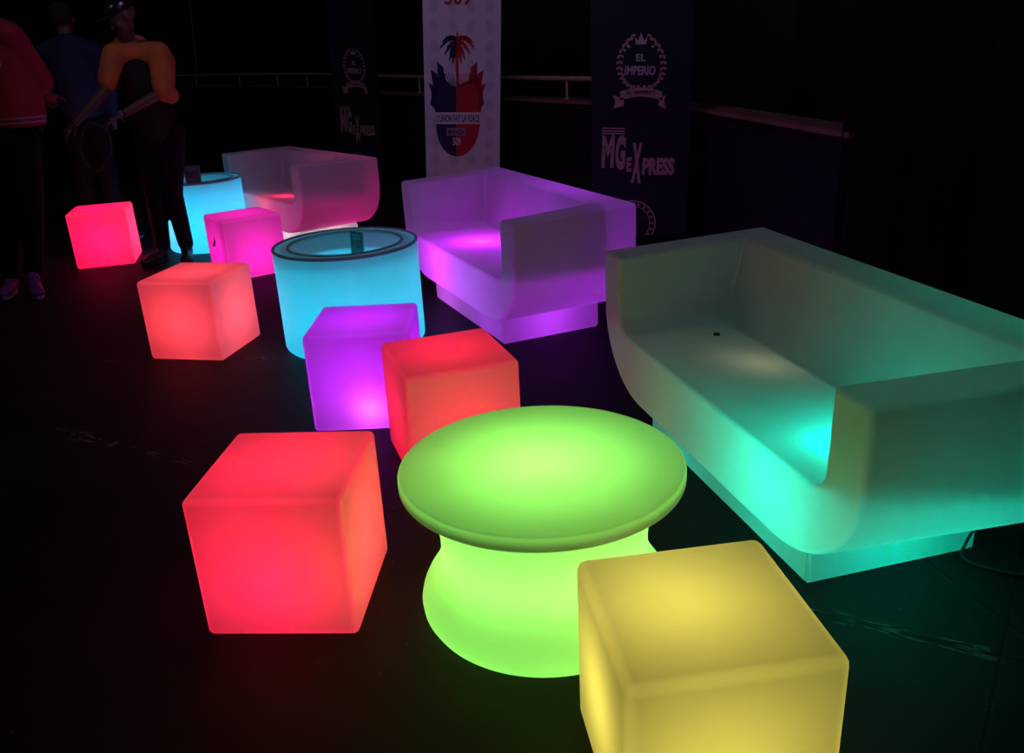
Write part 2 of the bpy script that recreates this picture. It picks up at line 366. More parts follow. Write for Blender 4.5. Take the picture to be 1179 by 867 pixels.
# ------------------------------------------------------------------ sofas
def sofa(label, x, y, a, L, P, lamps, plinth_lamps, plug=None):
    t = empty('glowing_sofa', (x, y, 0), a); tag(t, label, 'sofa', 'glowing moulded plastic sofas')
    D, H, Hf = P['D'], P['H'], P['Hf']; l, d = L/2, P['D']/2; hp, pe = P['hp'], P['pe']; ta, tas, tb, tbs = P['ta'], P['tas'], P['tb'], P['tbs']
    ax = 0.34; zc = P.get('zc', 0.45); bz = zc-hp; e = P.get('e', 2.0)
    def half(f):                                     # outer profile of one side, top -> bottom; f: 0 front, 1 back
        lf = l + P['xf']*(1-f); h = Hf+(H-Hf)*f
        pts = [(lf, h), (lf+0.003, h-(h-zc)*0.5), (lf, zc)]
        for i in range(1, 15):
            q = PI/2*i/14; pts.append((lf-ax+ax*abs(math.cos(q))**(2/e), zc-bz*abs(math.sin(q))**(2/e)))
        return pts
    bm = bmesh.new(); V = bm.verts.new
    def ring(f, yy):
        hh = half(f); r = [V((px, yy, pz)) for px, pz in hh]; q = [V((-px, yy, pz)) for px, pz in hh]
        return r, q
    fr, fl = ring(0, -d); br, bl = ring(1, d)
    for A, B in ((fr, br), (fl, bl)):
        for i in range(len(A)-1): bm.faces.new((A[i], A[i+1], B[i+1], B[i]))
    bm.faces.new((fr[-1], fl[-1], bl[-1], br[-1]))
    bm.faces.new(br + bl[::-1])                       # back
    # pocket: points down one arm, along the seat and up the other
    lf = l+P['xf']; R_ = 0.065
    def pocket(f):
        h = Hf if f == 0 else H; hs = P['hs'] if f == 0 else P['hb']
        xt = (lf if f == 0 else l)-ta; xb = (lf-ta-0.004) if f == 0 else l-tas
        yt = -d if f == 0 else d-tb; yb = -d if f == 0 else d-tbs
        pts = [(xt, h)]
        for i in range(7):
            q = PI/2*i/6; rr = R_ if f == 0 else R_*0.6
            pts.append((xb-rr+rr*math.cos(q), hs+rr-rr*math.sin(q)))
        out = []
        for px, pz in pts:
            k = (h-pz)/(h-hs); out.append((px, yt+(yb-yt)*k, pz))
        return [V(p) for p in out] + [V((-p[0], p[1], p[2])) for p in out[::-1]]
    pf, pb = pocket(0), pocket(1)
    for i in range(len(pf)-1): bm.faces.new((pf[i], pf[i+1], pb[i+1], pb[i]))
    bm.faces.new(pb)                                  # inner back
    bm.faces.new(fr + fl[::-1] + pf[::-1])            # front
    # top: two arms and the back
    bm.faces.new((fr[0], pf[0], pb[0], br[0])); bm.faces.new((fl[0], pf[-1], pb[-1], bl[0])); bm.faces.new((br[0], pb[0], pb[-1], bl[0]))
    o = link('body', bm, M_SOFA, t, angle=45)
    bv = o.modifiers.new('b', 'BEVEL'); bv.width = P.get('bev', 0.016); bv.segments = 4; bv.limit_method = 'ANGLE'; bv.angle_limit = math.radians(38)
    bake(o)
    for p in o.data.polygons: p.use_smooth = True
    o.data.set_sharp_from_angle(angle=math.radians(50)); weighted(o)
    bm = bmesh.new(); box(bm, -l+pe, l-pe, -d+P['pf'], d-P['pb'], 0, hp)
    bmesh.ops.bevel(bm, geom=bm.edges[:], offset=0.010, segments=3, affect='EDGES'); weighted(link('plinth', bm, M_SHELL, t, angle=60))
    if plug:
        bm = bmesh.new(); lathe(bm, [(0, 0.004), (0.010, 0.004), (0.012, 0.002), (0.012, -0.004), (0, -0.004)], 24)
        k = link('drain_plug', bm, mat('grey_rubber_plug', (0.03, 0.035, 0.03), 0.6), t); k.location = plug
    for (p, en, c, rad) in lamps: lamp(t, p, en, c, rad)
    for (p, en, c, rad) in plinth_lamps: lamp(t, (p[0], p[1], 0.07), en, c, rad, 'plinth_lamp')
    return t
TEAL = (0.0, 1.0, 0.66)
sofa('largest sofa, teal glow at its near arm and grey green far end', 0.899, 2.489, -1.329, 1.681,
     dict(D=.695, H=.662, ta=.139, tb=.160, hs=.369, hp=.140, pe=.327, pf=.078, pb=.081, hb=.320, tas=.113, tbs=.211, Hf=.648, xf=-.047),
     [((0.42, -0.12, .300), 3.6, TEAL, .05), ((0.36, 0.05, .20), 3.3, TEAL, .08), ((-0.25, 0.0, .2), 0.35, (0.9, 0.85, 0.45), .06)],
     [((0.30, 0.0, .045), 1.9, TEAL, .02), ((-0.25, 0.0, .045), 1.6, TEAL, .02)], plug=(-0.541, 0.0, 0.348))
MAUVE = (0.50, 0.03, 1.0)
sofa('mauve glowing sofa with a pink hot spot, between the white and the dark banner', 0.01, 4.56, -1.165, 1.591,
     dict(D=.639, H=.677, ta=.145, tb=.156, hs=.365, hp=.138, pe=.305, pf=.062, pb=.037, hb=.355, tas=.130, tbs=.16, Hf=.655, xf=.008),
     [((-0.24, -0.05, .285), 9.0, (0.62, 0.01, 1.0), .05), ((0.22, 0.16, .25), 6.0, MAUVE, .06)],
     [((-0.3, 0.0, .055), 3.2, (0.7, 0.10, 1.0), .02), ((0.3, 0.0, .055), 2.2, MAUVE, .02)])
sofa('furthest sofa, dim maroon with a red glow on its seat, behind the pink cube', -1.60, 6.85, -.902, 1.431*1.03,
     dict(D=.617, H=.649, ta=.134, tb=.125, hs=.374, hp=.142, pe=.290, pf=.074, pb=.063, hb=.327, tas=.134, tbs=.150, Hf=.657, xf=-.045),
     [((0.02, -0.12, .29), 1.7, (1.0, 0.01, 0.06), .04), ((0.3, 0.12, .22), 3.2, (0.85, 0.01, 0.32), .06)],
     [((0.2, 0.0, .04), 3.0, (1.0, 0.75, 0.85), .02), ((-0.2, 0.0, .04), 0.5, (1.0, 0.3, 0.5), .02)])
# power cord lying against the plinth of the large sofa
bm = bmesh.new()
tube(bm, smooth_path([(1.285, 2.075, 0.075), (1.262, 2.050, 0.060), (1.240, 2.035, 0.030), (1.226, 2.02, 0.007), (1.235, 1.98, 0.006), (1.30, 1.93, 0.006), (1.42, 1.90, 0.006), (1.62, 1.93, 0.006)]), 0.0045, 8)
tag(link('power_cord', bm, M_RUBBER), 'short black power cord coming out at the plinth of the large teal sofa', 'cord')

# ------------------------------------------------------------------ banners
def text_mesh(s, size, extrude=0.0006, OFF=0.022):
    cu = bpy.data.curves.new('lettering', 'FONT'); cu.body = s; cu.size = size; cu.extrude = extrude
    cu.offset = OFF; cu.align_x = 'CENTER'; cu.align_y = 'CENTER'; cu.resolution_u = 3
    o = bpy.data.objects.new('lettering', cu); COL.objects.link(o)
    dg = bpy.context.evaluated_depsgraph_get(); dg.update()
    me = bpy.data.meshes.new_from_object(o.evaluated_get(dg)); bpy.data.objects.remove(o); bpy.data.curves.remove(cu)
    return me
class Banner:
    """a roll-up banner; print is laid out in (u, v) metres on its cloth, seen from the front"""
    def __init__(s, label, cx, cy, yaw, lean, width, height, cloth):
        s.root = empty('rollup_banner', (cx, cy, 0), yaw); tag(s.root, label, 'banner'); s.w, s.h = width, height
        s.L = Matrix.Rotation(lean, 4, 'Y'); s.M = Matrix.Translation((cx, cy, 0)) @ Matrix.Rotation(yaw, 4, 'Z') @ s.L
        s.P = s.M.translation; s.N = (s.M.to_3x3() @ Vector((0, -1, 0))).normalized(); s.I = s.M.inverted()
        bm = bmesh.new(); n = 14; fr = []
        for yy in (-0.001, 0.001):
            rows = [[bm.verts.new((-width/2+width*i/n, yy, 0.06+(height-0.06)*j/8)) for i in range(n+1)] for j in range(9)]
            for j in range(8):
                for i in range(n): bm.faces.new((rows[j][i], rows[j][i+1], rows[j+1][i+1], rows[j+1][i]))
            fr.append(rows)
        A, B = fr
        for j in range(8):
            for i in (0, n): bm.faces.new((A[j][i], A[j+1][i], B[j+1][i], B[j][i]))
        for i in range(n):
            for j in (0, 8): bm.faces.new((A[j][i], A[j][i+1], B[j][i+1], B[j][i]))
        s.add('cloth', bm, cloth, False)
        bm = bmesh.new(); box(bm, -width/2-0.02, width/2+0.02, -0.05, 0.06, 0.0, 0.07)
        bmesh.ops.bevel(bm, geom=bm.edges[:], offset=0.015, segments=3, affect='EDGES'); s.add('base', bm, M_BLACKMETAL)
        bm = bmesh.new(); tube(bm, [(0, 0.02, 0.05), (0, 0.02, height)], 0.009, 10); s.add('pole', bm, M_BLACKMETAL)
        bm = bmesh.new(); box(bm, -width/2, width/2, -0.008, 0.012, height-0.012, height+0.015); s.add('top_bar', bm, M_BLACKMETAL)
    def add(s, name, bm, m, smooth=True):
        o = link(name, bm, m, s.root, smooth); o.matrix_local = s.L if name in ('cloth', 'pole', 'top_bar') else Matrix.Identity(4); return o
    def uv(s, px, py):
        p = s.I @ hit(px, py, s.P, s.N); return (p.x, p.z)
    def shapes(s, name, polys, m, lift=0.0018, label=None):
        bm = bmesh.new()
        for poly in polys:
            a = [bm.verts.new((u, -lift, v)) for u, v in poly]; b = [bm.verts.new((u, -lift+0.0006, v)) for u, v in poly]
            try:
                bm.faces.new(a); bm.faces.new(b[::-1])
                for i in range(len(a)): bm.faces.new((a[i], a[(i+1) % len(a)], b[(i+1) % len(a)], b[i]))
            except ValueError: pass
        bmesh.ops.triangulate(bm, faces=[f for f in bm.faces if len(f.verts) > 4])
        o = link(name, bm, m, s.root, False); o.matrix_local = s.L
        if label: o['label'] = label
        return o
    def text(s, name, string, u, v, wid, hgt, m, lift=0.0026, rot=0.0, bold=0.022):
        me = text_mesh(string, 1.0, 0.0, bold)
        xs = [q.co.x for q in me.vertices]; ys = [q.co.y for q in me.vertices]; x0, x1, y0, y1 = min(xs), max(xs), min(ys), max(ys)
        for q in me.vertices:
            a = (q.co.x-(x0+x1)/2)/(x1-x0)*wid; b = (q.co.y-(y0+y1)/2)/(y1-y0)*hgt
            ca, sa = math.cos(rot), math.sin(rot)
            q.co = (u+a*ca-b*sa, -lift, v+a*sa+b*ca)
        me.materials.clear(); me.materials.append(m)
        o = bpy.data.objects.new(name, me); COL.objects.link(o); o.parent = s.root; o.matrix_local = s.L
        return o

def white_cloth():                              # white cloth with a faint all-over grey logo pattern
    m = bpy.data.materials.new('white_banner_cloth'); m.use_nodes = True; nt = m.node_tree; N = nt.nodes; L = nt.links; b = N['Principled BSDF']
    tc = N.new('ShaderNodeTexCoord'); mp = N.new('ShaderNodeMapping'); mp.inputs['Scale'].default_value = (6.2, 1, 6.2); L.new(tc.outputs['Object'], mp.inputs[0])
    fr = N.new('ShaderNodeVectorMath'); fr.operation = 'FRACTION'; L.new(mp.outputs[0], fr.inputs[0])
    sb = N.new('ShaderNodeVectorMath'); sb.operation = 'SUBTRACT'; sb.inputs[1].default_value = (0.5, 0, 0.5); L.new(fr.outputs[0], sb.inputs[0])
    sc = N.new('ShaderNodeVectorMath'); sc.operation = 'MULTIPLY'; sc.inputs[1].default_value = (1.5, 0, 1.1); L.new(sb.outputs[0], sc.inputs[0])
    ln = N.new('ShaderNodeVectorMath'); ln.operation = 'LENGTH'; L.new(sc.outputs[0], ln.inputs[0])
    ns = N.new('ShaderNodeTexNoise'); ns.inputs['Scale'].default_value = 55; L.new(tc.outputs['Object'], ns.inputs['Vector'])
    ad = N.new('ShaderNodeMath'); ad.operation = 'MULTIPLY_ADD'; ad.inputs[1].default_value = 0.45; L.new(ns.outputs['Fac'], ad.inputs[0]); L.new(ln.outputs['Value'], ad.inputs[2])
    cr = N.new('ShaderNodeMapRange'); cr.inputs[1].default_value = 0.50; cr.inputs[2].default_value = 0.66; L.new(ad.outputs[0], cr.inputs[0])
    mx = N.new('ShaderNodeMix'); mx.data_type = 'RGBA'; mx.inputs[6].default_value = (0.64, 0.62, 0.67, 1); mx.inputs[7].default_value = (0.78, 0.77, 0.80, 1)
    L.new(cr.outputs[0], mx.inputs[0]); L.new(mx.outputs[2], b.inputs['Base Color']); b.inputs['Roughness'].default_value = 0.7
    return m
M_NAVY = mat('navy_print', (0.012, 0.012, 0.085), 0.6); M_REDP = mat('red_print', (0.55, 0.012, 0.02), 0.6)
M_WHP = mat('white_print', (0.80, 0.78, 0.82), 0.6); M_GRP = mat('grey_print', (0.40, 0.30, 0.40), 0.6)
b1 = Banner('tall white banner with a navy and red palm tree shield, behind the mauve sofa', -0.370, 8.0, math.radians(-4), math.radians(3.6), 0.675, 2.0, white_cloth())
def zp(x, y): return b1.uv(470+x/4.13, y/4.13)
def Z(pts): return [zp(x, y) for x, y in pts]
navy, red = [], []
navy.append(Z([(229, 536), (130, 536), (122, 508), (116, 470), (118, 440), (126, 405), (142, 378), (160, 366), (178, 378), (200, 404), (229, 412)]))
red.append(Z([(229, 536), (344, 536), (350, 508), (356, 470), (354, 440), (346, 405), (330, 378), (312, 366), (296, 378), (272, 404), (229, 412)]))
for k in (0, 1):                                   # pennants and spears on both sides, and the rays between them
    mx = (lambda x: x) if k == 0 else (lambda x: 466-x)
    tgt = navy if k == 0 else red
    for P_ in ([(140, 400), (150, 345), (138, 290), (152, 308), (168, 318), (164, 340), (172, 380), (165, 402)], [(122, 430), (128, 372), (106, 330), (120, 340), (136, 350), (134, 370), (146, 395), (142, 430)],
               [(112, 470), (108, 432), (94, 392), (108, 400), (122, 408), (120, 425), (130, 470)], [(118, 510), (104, 494), (110, 462), (118, 440), (132, 480), (130, 520)], [(160, 400), (166, 352), (174, 345), (184, 400)]):
        tgt.append(Z([(mx(x), y) for x, y in P_]))
    for (xa, ya, xb, yb) in ((176, 345, 200, 410), (188, 340, 208, 415), (202, 345, 216, 418), (214, 350, 222, 412)):
        tgt.append(Z([(mx(xa), ya), (mx(xa+3), ya), (mx(xb+4), yb), (mx(xb-1), yb)]))
red.append(Z([(229, 410), (226, 290), (229, 150), (237, 150), (239, 290), (242, 410)]))
navy.append(Z([(229, 408), (225, 300), (222, 230), (230, 230), (229, 300)]))
def leaf(tx, ty, bend, wd=13):
    cx, cy = 232, 192; L_, R_ = [], []
    for i in range(9):
        t = i/8; x = cx+(tx-cx)*t; y = cy+(ty-cy)*t - bend*math.sin(PI*t)
        dx, dy = (tx-cx), (ty-cy)-bend*PI*math.cos(PI*t); q = math.hypot(dx, dy); k = wd*math.sin(PI*min(t*0.9+0.08, 1))
        jag = 1.0 if i % 2 else 0.45
        L_.append((x-dy/q*k*jag, y+dx/q*k*jag)); R_.append((x+dy/q*k*0.7, y-dx/q*k*0.7))
    return Z(L_+R_[::-1])
for tx, ty, bd in ((148, 238, 26), (158, 205, 20), (172, 266, 16), (178, 180, 8), (194, 292, 6), (210, 308, 2), (206, 172, 4)): navy.append(leaf(tx, ty, bd))
for tx, ty, bd in ((318, 236, 26), (312, 205, 20), (296, 262, 16), (290, 180, 8), (272, 288, 6), (254, 308, 2), (262, 172, 4)): red.append(leaf(tx, ty, bd))
navy.append(Z([(229, 590), (132, 590)] + [(232-100*math.cos(q*PI/24), 592+152*math.sin(q*PI/24)) for q in range(1, 12)] + [(229, 745)]))
red.append(Z([(229, 590), (229, 745)] + [(232+106*math.sin(q*PI/24), 592+152*math.cos(q*PI/24)) for q in range(1, 12)] + [(342, 590)]))
b1.shapes('navy_motif', navy, M_NAVY, label='navy left half of palm tree, flags and shield'); b1.shapes('red_motif', red, M_REDP, 0.0022, label='red right half of palm tree, flags and shield')
b1.shapes('motto_band', [Z([(130, 534), (343, 534), (343, 588), (130, 588)])], M_WHP, 0.0030)
b1.shapes('name_band', [Z([(183, 608), (272, 608), (272, 645), (183, 645)])], M_GRP, 0.0030)
def btext(s_, x0, y0, x1, y1, m, name='lettering'):
    a, b = zp(x0, (y0+y1)/2), zp(x1, (y0+y1)/2); c, d = zp((x0+x1)/2, y0), zp((x0+x1)/2, y1)
    b1.text(name, s_, (a[0]+b[0])/2, (c[1]+d[1])/2, math.hypot(b[0]-a[0], b[1]-a[1]), abs(c[1]-d[1]), m, 0.0040, math.atan2(b[1]-a[1], b[0]-a[0]))
btext("L'UNION FAIT LA FORCE", 135, 545, 340, 580, M_NAVY); btext('MARASSA', 190, 614, 266, 640, M_NAVY); btext('509', 211, 654, 250, 692, M_WHP)
btext('509', 172, -52, 300, 24, M_REDP)

# the two dark banners carry the same print
M_DARK = mat('black_navy_banner_cloth', (0.022, 0.016, 0.036), 0.55, spec=0.3, vary=0.3, vscale=3)
M_ROSE = mat('rose_bronze_print', (0.62, 0.36, 0.33), 0.6); M_PALE = mat('pale_print_on_dark', (0.66, 0.52, 0.56), 0.6); M_DTX = mat('dark_ribbon_text', (0.07, 0.03, 0.03), 0.6)
YB = 6.0
b2 = Banner('dark banner with laurel emblem and large lettering, behind the far end of the teal sofa', 0.948, YB, 0.0, math.radians(0.7), 0.665, 2.0, M_DARK)
def q2(x, y): return b2.uv(680+x/3.096, y/3.096)
def print_dark(b, z0):
    def T(pts): return [(q2(x, y)[0], q2(x, y)[1]+z0) for x, y in pts]
    wreath = []
    for sx in (-1, 1):
        for k in range(13):
            t = k/12; ang = math.radians(118+t*150)
            cx, cy = 181+sx*(-1)*78*math.cos(ang)*1.0, 215-100*math.sin(ang)
            tx, ty = sx*math.sin(ang)*-1, 0
            dirx, diry = -sx*(-math.sin(ang))*78, 100*math.cos(ang); n_ = math.hypot(dirx, diry); dirx, diry = dirx/n_, diry/n_
            for side in (-1, 1):
                ox, oy = dirx*0.75-diry*side*0.66, diry*0.75+dirx*side*0.66; ox, oy = -ox, -oy
                px_, py_ = -oy, ox
                Lf, Wf = 19, 5.5
                wreath.append(T([(cx, cy), (cx+ox*Lf*.5+px_*Wf, cy+oy*Lf*.5+py_*Wf), (cx+ox*Lf, cy+oy*Lf), (cx+ox*Lf*.5-px_*Wf, cy+oy*Lf*.5-py_*Wf)]))
    b.shapes('laurel_wreath', wreath, M_ROSE)
    b.shapes('crown', [T([(162, 158), (157, 130), (169, 146), (180, 116), (191, 146), (203, 130), (198, 158)]),
                       T([(136, 160), (142, 166), (136, 172), (130, 166)]), T([(222, 160), (228, 166), (222, 172), (216, 166)])], M_PALE)
    top = [(105+150*i/10, 326-14*math.sin(PI*i/10)) for i in range(11)]; bot = [(x, y+32) for x, y in top]
    b.shapes('ribbon', [T(top+bot[::-1]), T([(118, 350), (78, 340), (88, 360), (80, 388), (118, 376)]), T([(242, 350), (268, 340), (262, 360), (270, 390), (242, 376)])], M_ROSE, 0.0022)
    def tx(s_, x0, y0, x1, y1, m, lift=0.0036, bold=0.03):
        P_ = T([(x0, (y0+y1)/2), (x1, (y0+y1)/2), ((x0+x1)/2, y0), ((x0+x1)/2, y1)])
        b.text('lettering', s_, (P_[0][0]+P_[1][0])/2, (P_[2][1]+P_[3][1])/2, math.dist(P_[0], P_[1]), abs(P_[2][1]-P_[3][1]), m, lift, math.atan2(P_[1][1]-P_[0][1], P_[1][0]-P_[0][0]), bold)
    tx('EL', 162, 192, 196, 218, M_PALE); tx('IMPERIO', 122, 234, 232, 268, M_PALE); tx('EL IMPERIO', 128, 322, 230, 336, M_DTX)
    tx('M', 40, 482, 84, 598, M_ROSE, 0.0036, 0.055); tx('G', 88, 482, 124, 606, M_ROSE, 0.0036, 0.055); tx('E', 128, 560, 146, 612, M_ROSE, 0.0036, 0.055)
    tx('X', 146, 508, 182, 652, M_ROSE, 0.0036, 0.055); tx('PRESS', 184, 562, 298, 624, M_ROSE, 0.0036, 0.055)
    bars = [T([(40, y), (122, y+2), (122, y+7), (40, y+5)]) for y in (454, 464, 473)]
    b.shapes('letter_stripes', bars, M_ROSE)
    ringp = []
    for r0, r1 in ((82, 77), (62, 59)):
        for k in range(40):
            a0, a1 = 2*PI*k/40, 2*PI*(k+1)/40
            ringp.append(T([(150+r0*math.cos(a0), 795+r0*math.sin(a0)), (150+r0*math.cos(a1), 795+r0*math.sin(a1)), (150+r1*math.cos(a1), 795+r1*math.sin(a1)), (150+r1*math.cos(a0), 795+r1*math.sin(a0))]))
    for k in range(20):
        a0 = 2*PI*k/20; ringp.append(T([(150+(69+dx)*math.cos(a0+da), 795+(69+dx)*math.sin(a0+da)) for dx, da in ((-5, -.05), (5, -.05), (5, .05), (-5, .05))]))
    b.shapes('round_logo', ringp, M_ROSE)
print_dark(b2, 0.0)
_c3 = at(404, 90, 9.8)
b3 = Banner('narrow looking dark banner turned sideways behind the furthest sofa', -1.56, 9.8, math.radians(52), math.radians(3.0), 0.665, 2.05, M_DARK)
print_dark(b3, 0.0)

# ------------------------------------------------------------------ people
def capsule(bm, a, b, ra, rb, n=14):
    a, b = Vector(a), Vector(b)
    for p, r in ((a, ra), (b, rb)): bmesh.ops.create_icosphere(bm, subdivisions=2, radius=r, matrix=Matrix.Translation(p))
    d = b-a
    if d.length < 1e-5: return
    M = Matrix.Translation((a+b)/2) @ d.to_track_quat('Z', 'Y').to_matrix().to_4x4()
    bmesh.ops.create_cone(bm, cap_ends=True, segments=n, radius1=ra, radius2=rb, depth=d.length, matrix=M)
def ell(bm, c, r, rz=0.0, tilt=None):
    M = Matrix.Translation(c) @ Matrix.Rotation(rz, 4, 'Z')
    if tilt is not None: M = M @ tilt
    bmesh.ops.create_icosphere(bm, subdivisions=3, radius=1.0, matrix=M @ Matrix.Diagonal((*r, 1)))
def skin(name, bm, m, parent, voxel=0.010, it=6):
    o = link(name, bm, m, parent)
    r = o.modifiers.new('r', 'REMESH'); r.mode = 'VOXEL'; r.voxel_size = voxel; r.use_smooth_shade = True
    s = o.modifiers.new('s', 'SMOOTH'); s.factor = 0.5; s.iterations = it
    bake(o)
    for p in o.data.polygons: p.use_smooth = True
    return o
def hand(bm, wrist, direction, palm_n, curl=0.5, side=1):
    w_ = Vector(wrist); d = Vector(direction).normalized(); n = Vector(palm_n); n = (n-d*n.dot(d)).normalized(); s = d.cross(n)*side
    for k in (-1, -0.35, 0.35, 1): capsule(bm, w_+s*k*0.016, w_+d*0.085+s*k*0.030, 0.015, 0.0125, 8)
    for k, ln in ((-1, 0.062), (-0.35, 0.076), (0.35, 0.082), (1, 0.070)):
        p = w_+d*0.085+s*k*0.031; dd = d.copy()
        for j, f in enumerate((0.45, 0.30, 0.25)):
            dd = (dd*math.cos(curl*0.55)+n*math.sin(curl*0.55)).normalized(); n2 = p+dd*ln*f
            capsule(bm, p, n2, 0.0088-0.0008*j, 0.0080-0.0008*j, 8); p = n2
    p = w_+d*0.025+s*0.028; dd = (d*0.55+s*0.8+n*0.2).normalized()
    for f, r in ((0.040, 0.0115), (0.030, 0.0100), (0.024, 0.0090)):
        n2 = p+dd*f; capsule(bm, p, n2, r, r*0.92, 8); p = n2; dd = (dd+d*0.35+n*0.15).normalized()
def head(bm, c, look, up=(0, 0, 1)):
    c = Vector(c); f = Vector(look).normalized(); u = Vector(up); u = (u-f*u.dot(f)).normalized(); s = f.cross(u)
    B = Matrix((s, f, u)).transposed().to_4x4()
    def E(off, r): 
        p = c+s*off[0]+f*off[1]+u*off[2]
        bmesh.ops.create_icosphere(bm, subdivisions=3, radius=1.0, matrix=Matrix.Translation(p) @ B @ Matrix.Diagonal((*r, 1)))
    E((0, -0.010, 0.030), (0.076, 0.096, 0.086)); E((0, 0.022, -0.035), (0.058, 0.066, 0.078)); E((0, 0.045, -0.082), (0.030, 0.032, 0.024))
    E((0, 0.094, -0.020), (0.013, 0.020, 0.022)); E((0, 0.086, 0.004), (0.010, 0.012, 0.026))
    E((0, 0.080, 0.026), (0.050, 0.014, 0.010)); E((0, 0.082, -0.052), (0.024, 0.010, 0.006)); E((0, 0.080, -0.062), (0.021, 0.010, 0.006))
    for k in (-1, 1):
        E((k*0.031, 0.074, 0.010), (0.013, 0.010, 0.009)); E((k*0.078, -0.005, 0.0), (0.009, 0.020, 0.032)); E((k*0.040, 0.060, -0.025), (0.020, 0.020, 0.022))
    return c, s, f, u
def shoe(name, parent, heel, fwd, m, sole, label=None):
    h = Vector(heel); f = Vector(fwd).normalized(); a = math.atan2(f.y, f.x)
    bm = bmesh.new()
    ell(bm, h+f*0.02+Vector((0, 0, 0.055)), (0.048, 0.042, 0.050), a); ell(bm, h+f*0.11+Vector((0, 0, 0.045)), (0.095, 0.043, 0.036), a); ell(bm, h+f*0.185+Vector((0, 0, 0.038)), (0.060, 0.046, 0.028), a)
    capsule(bm, h+f*0.01+Vector((0, 0, 0.06)), h+f*0.01+Vector((0, 0, 0.10)), 0.044, 0.042)
    o = skin(name, bm, m, parent, 0.008, 4)
    if label: o['label'] = label
    bm = bmesh.new(); side = Vector((-f.y, f.x, 0)); pts = []
    for k in range(28):
        q = 2*PI*k/28; pts.append(h+f*(0.10+0.140*math.cos(q))+side*((0.040+0.008*math.cos(q))*math.sin(q)))
    lo = [bm.verts.new((p.x, p.y, 0.001)) for p in pts]; hi = [bm.verts.new((p.x, p.y, 0.024)) for p in pts]
    bm.faces.new(lo); bm.faces.new(hi)
    for k in range(28): bm.faces.new((lo[k], lo[(k+1) % 28], hi[(k+1) % 28], hi[k]))
    link('sole', bm, sole, o)
    return o
M_SKIN = mat('dark_brown_skin', (0.13, 0.065, 0.045), 0.5, bump=0.05, bscale=90)
M_TROUSER = mat('black_denim', (0.008, 0.008, 0.011), 0.85, spec=0.15, bump=0.5, bscale=14)
M_ORANGE = mat('orange_jacket_cloth', (0.62, 0.17, 0.035), 0.75, bump=0.6, bscale=12, vary=0.2, vscale=9)
M_BLACKTEE = mat('black_shirt_cloth', (0.012, 0.010, 0.014), 0.85, bump=0.4, bscale=12)
M_REDJ = mat('red_jersey_cloth', (0.30, 0.010, 0.020), 0.75, bump=0.5, bscale=10)
M_BLUE = mat('dark_blue_jacket_cloth', (0.010, 0.014, 0.060), 0.75, bump=0.6, bscale=10)
M_CAP = mat('glossy_black_cap', (0.015, 0.014, 0.016), 0.22, spec=0.8)
M_HAIR = mat('black_hair', (0.010, 0.009, 0.009), 0.8, bump=0.8, bscale=120)
M_SHOED = mat('dark_teal_shoe', (0.03, 0.05, 0.06), 0.6); M_SHOEP = mat('purple_shoe', (0.10, 0.035, 0.17), 0.6); M_SOLE = mat('grey_shoe_sole', (0.20, 0.21, 0.26), 0.6)
M_STRIPE = mat('pale_pink_stripe', (0.42, 0.22, 0.30), 0.7)

def person(label, base, J, tops, trousers_m, shirt_parts):
    """J: dict of joints in world space; clothing is built over the same chains"""
    root = empty('person', base); tag(root, label, 'person')
    B = Vector(base)
    g = {k: Vector(v)-B for k, v in J.items()}
    bm = bmesh.new()
    cc = head(bm, g['head'], g['look'] + B if False else Vector(J['look']))
    capsule(bm, g['neck'], g['head']-Vector((0, 0, 0.04)), 0.058, 0.052)
    capsule(bm, g['neck'], g['chest'], 0.075, 0.13); capsule(bm, g['chest'], g['pelvis'], 0.13, 0.125)
    for s in 'LR':
        capsule(bm, g['neck'], g['sh'+s], 0.065, 0.056); capsule(bm, g['sh'+s], g['el'+s], 0.052, 0.040); capsule(bm, g['el'+s], g['wr'+s], 0.040, 0.026)
        capsule(bm, g['pelvis'], g['hip'+s], 0.11, 0.090); capsule(bm, g['hip'+s], g['kn'+s], 0.085, 0.056); capsule(bm, g['kn'+s], g['an'+s], 0.052, 0.036)
        capsule(bm, g['an'+s], g['an'+s]+Vector((0, 0, -0.03)), 0.036, 0.034)
        hand(bm, g['wr'+s], g['wr'+s]-g['el'+s], Vector(J.get('palm'+s, (0, 0, -1))), 0.7, 1 if s == 'L' else -1)
    skin('body', bm, M_SKIN, root, 0.0075, 3)
    bm = bmesh.new()
    for s in 'LR':
        capsule(bm, g['pelvis'], g['hip'+s], 0.135, 0.110); capsule(bm, g['hip'+s], g['kn'+s], 0.105, 0.074)
        capsule(bm, g['kn'+s], g['an'+s]+Vector((0, 0, 0.02)), 0.072, 0.056)
    skin('trousers', bm, trousers_m, root, 0.010, 6)
    return root, g, cc

# person in the orange jacket, leaning to the left over a table side
J = dict(head=(-2.45, 6.20, 1.665), look=(-0.75, -0.55, -0.45), neck=(-2.48, 6.28, 1.50), chest=(-2.45, 6.33, 1.30), pelvis=(-2.42, 6.38, 0.97),
         shL=(-2.57, 6.24, 1.44), elL=(-2.63, 6.12, 1.22), wrL=(-2.80, 5.95, 1.03), shR=(-2.29, 6.30, 1.43), elR=(-2.27, 6.20, 1.19), wrR=(-2.52, 6.02, 1.06),
         hipL=(-2.49, 6.36, 0.92), knL=(-2.50, 6.28, 0.50), anL=(-2.53, 6.31, 0.09), hipR=(-2.34, 6.38, 0.92), knR=(-2.37, 6.27, 0.50), anR=(-2.37, 6.34, 0.09), palmL=(0, 0, -1), palmR=(0, 0, -1))
root, g, cc = person('person in an orange jacket and black trousers leaning left by the far drum table', (-2.44, 6.36, 0), J, None, M_TROUSER, None)
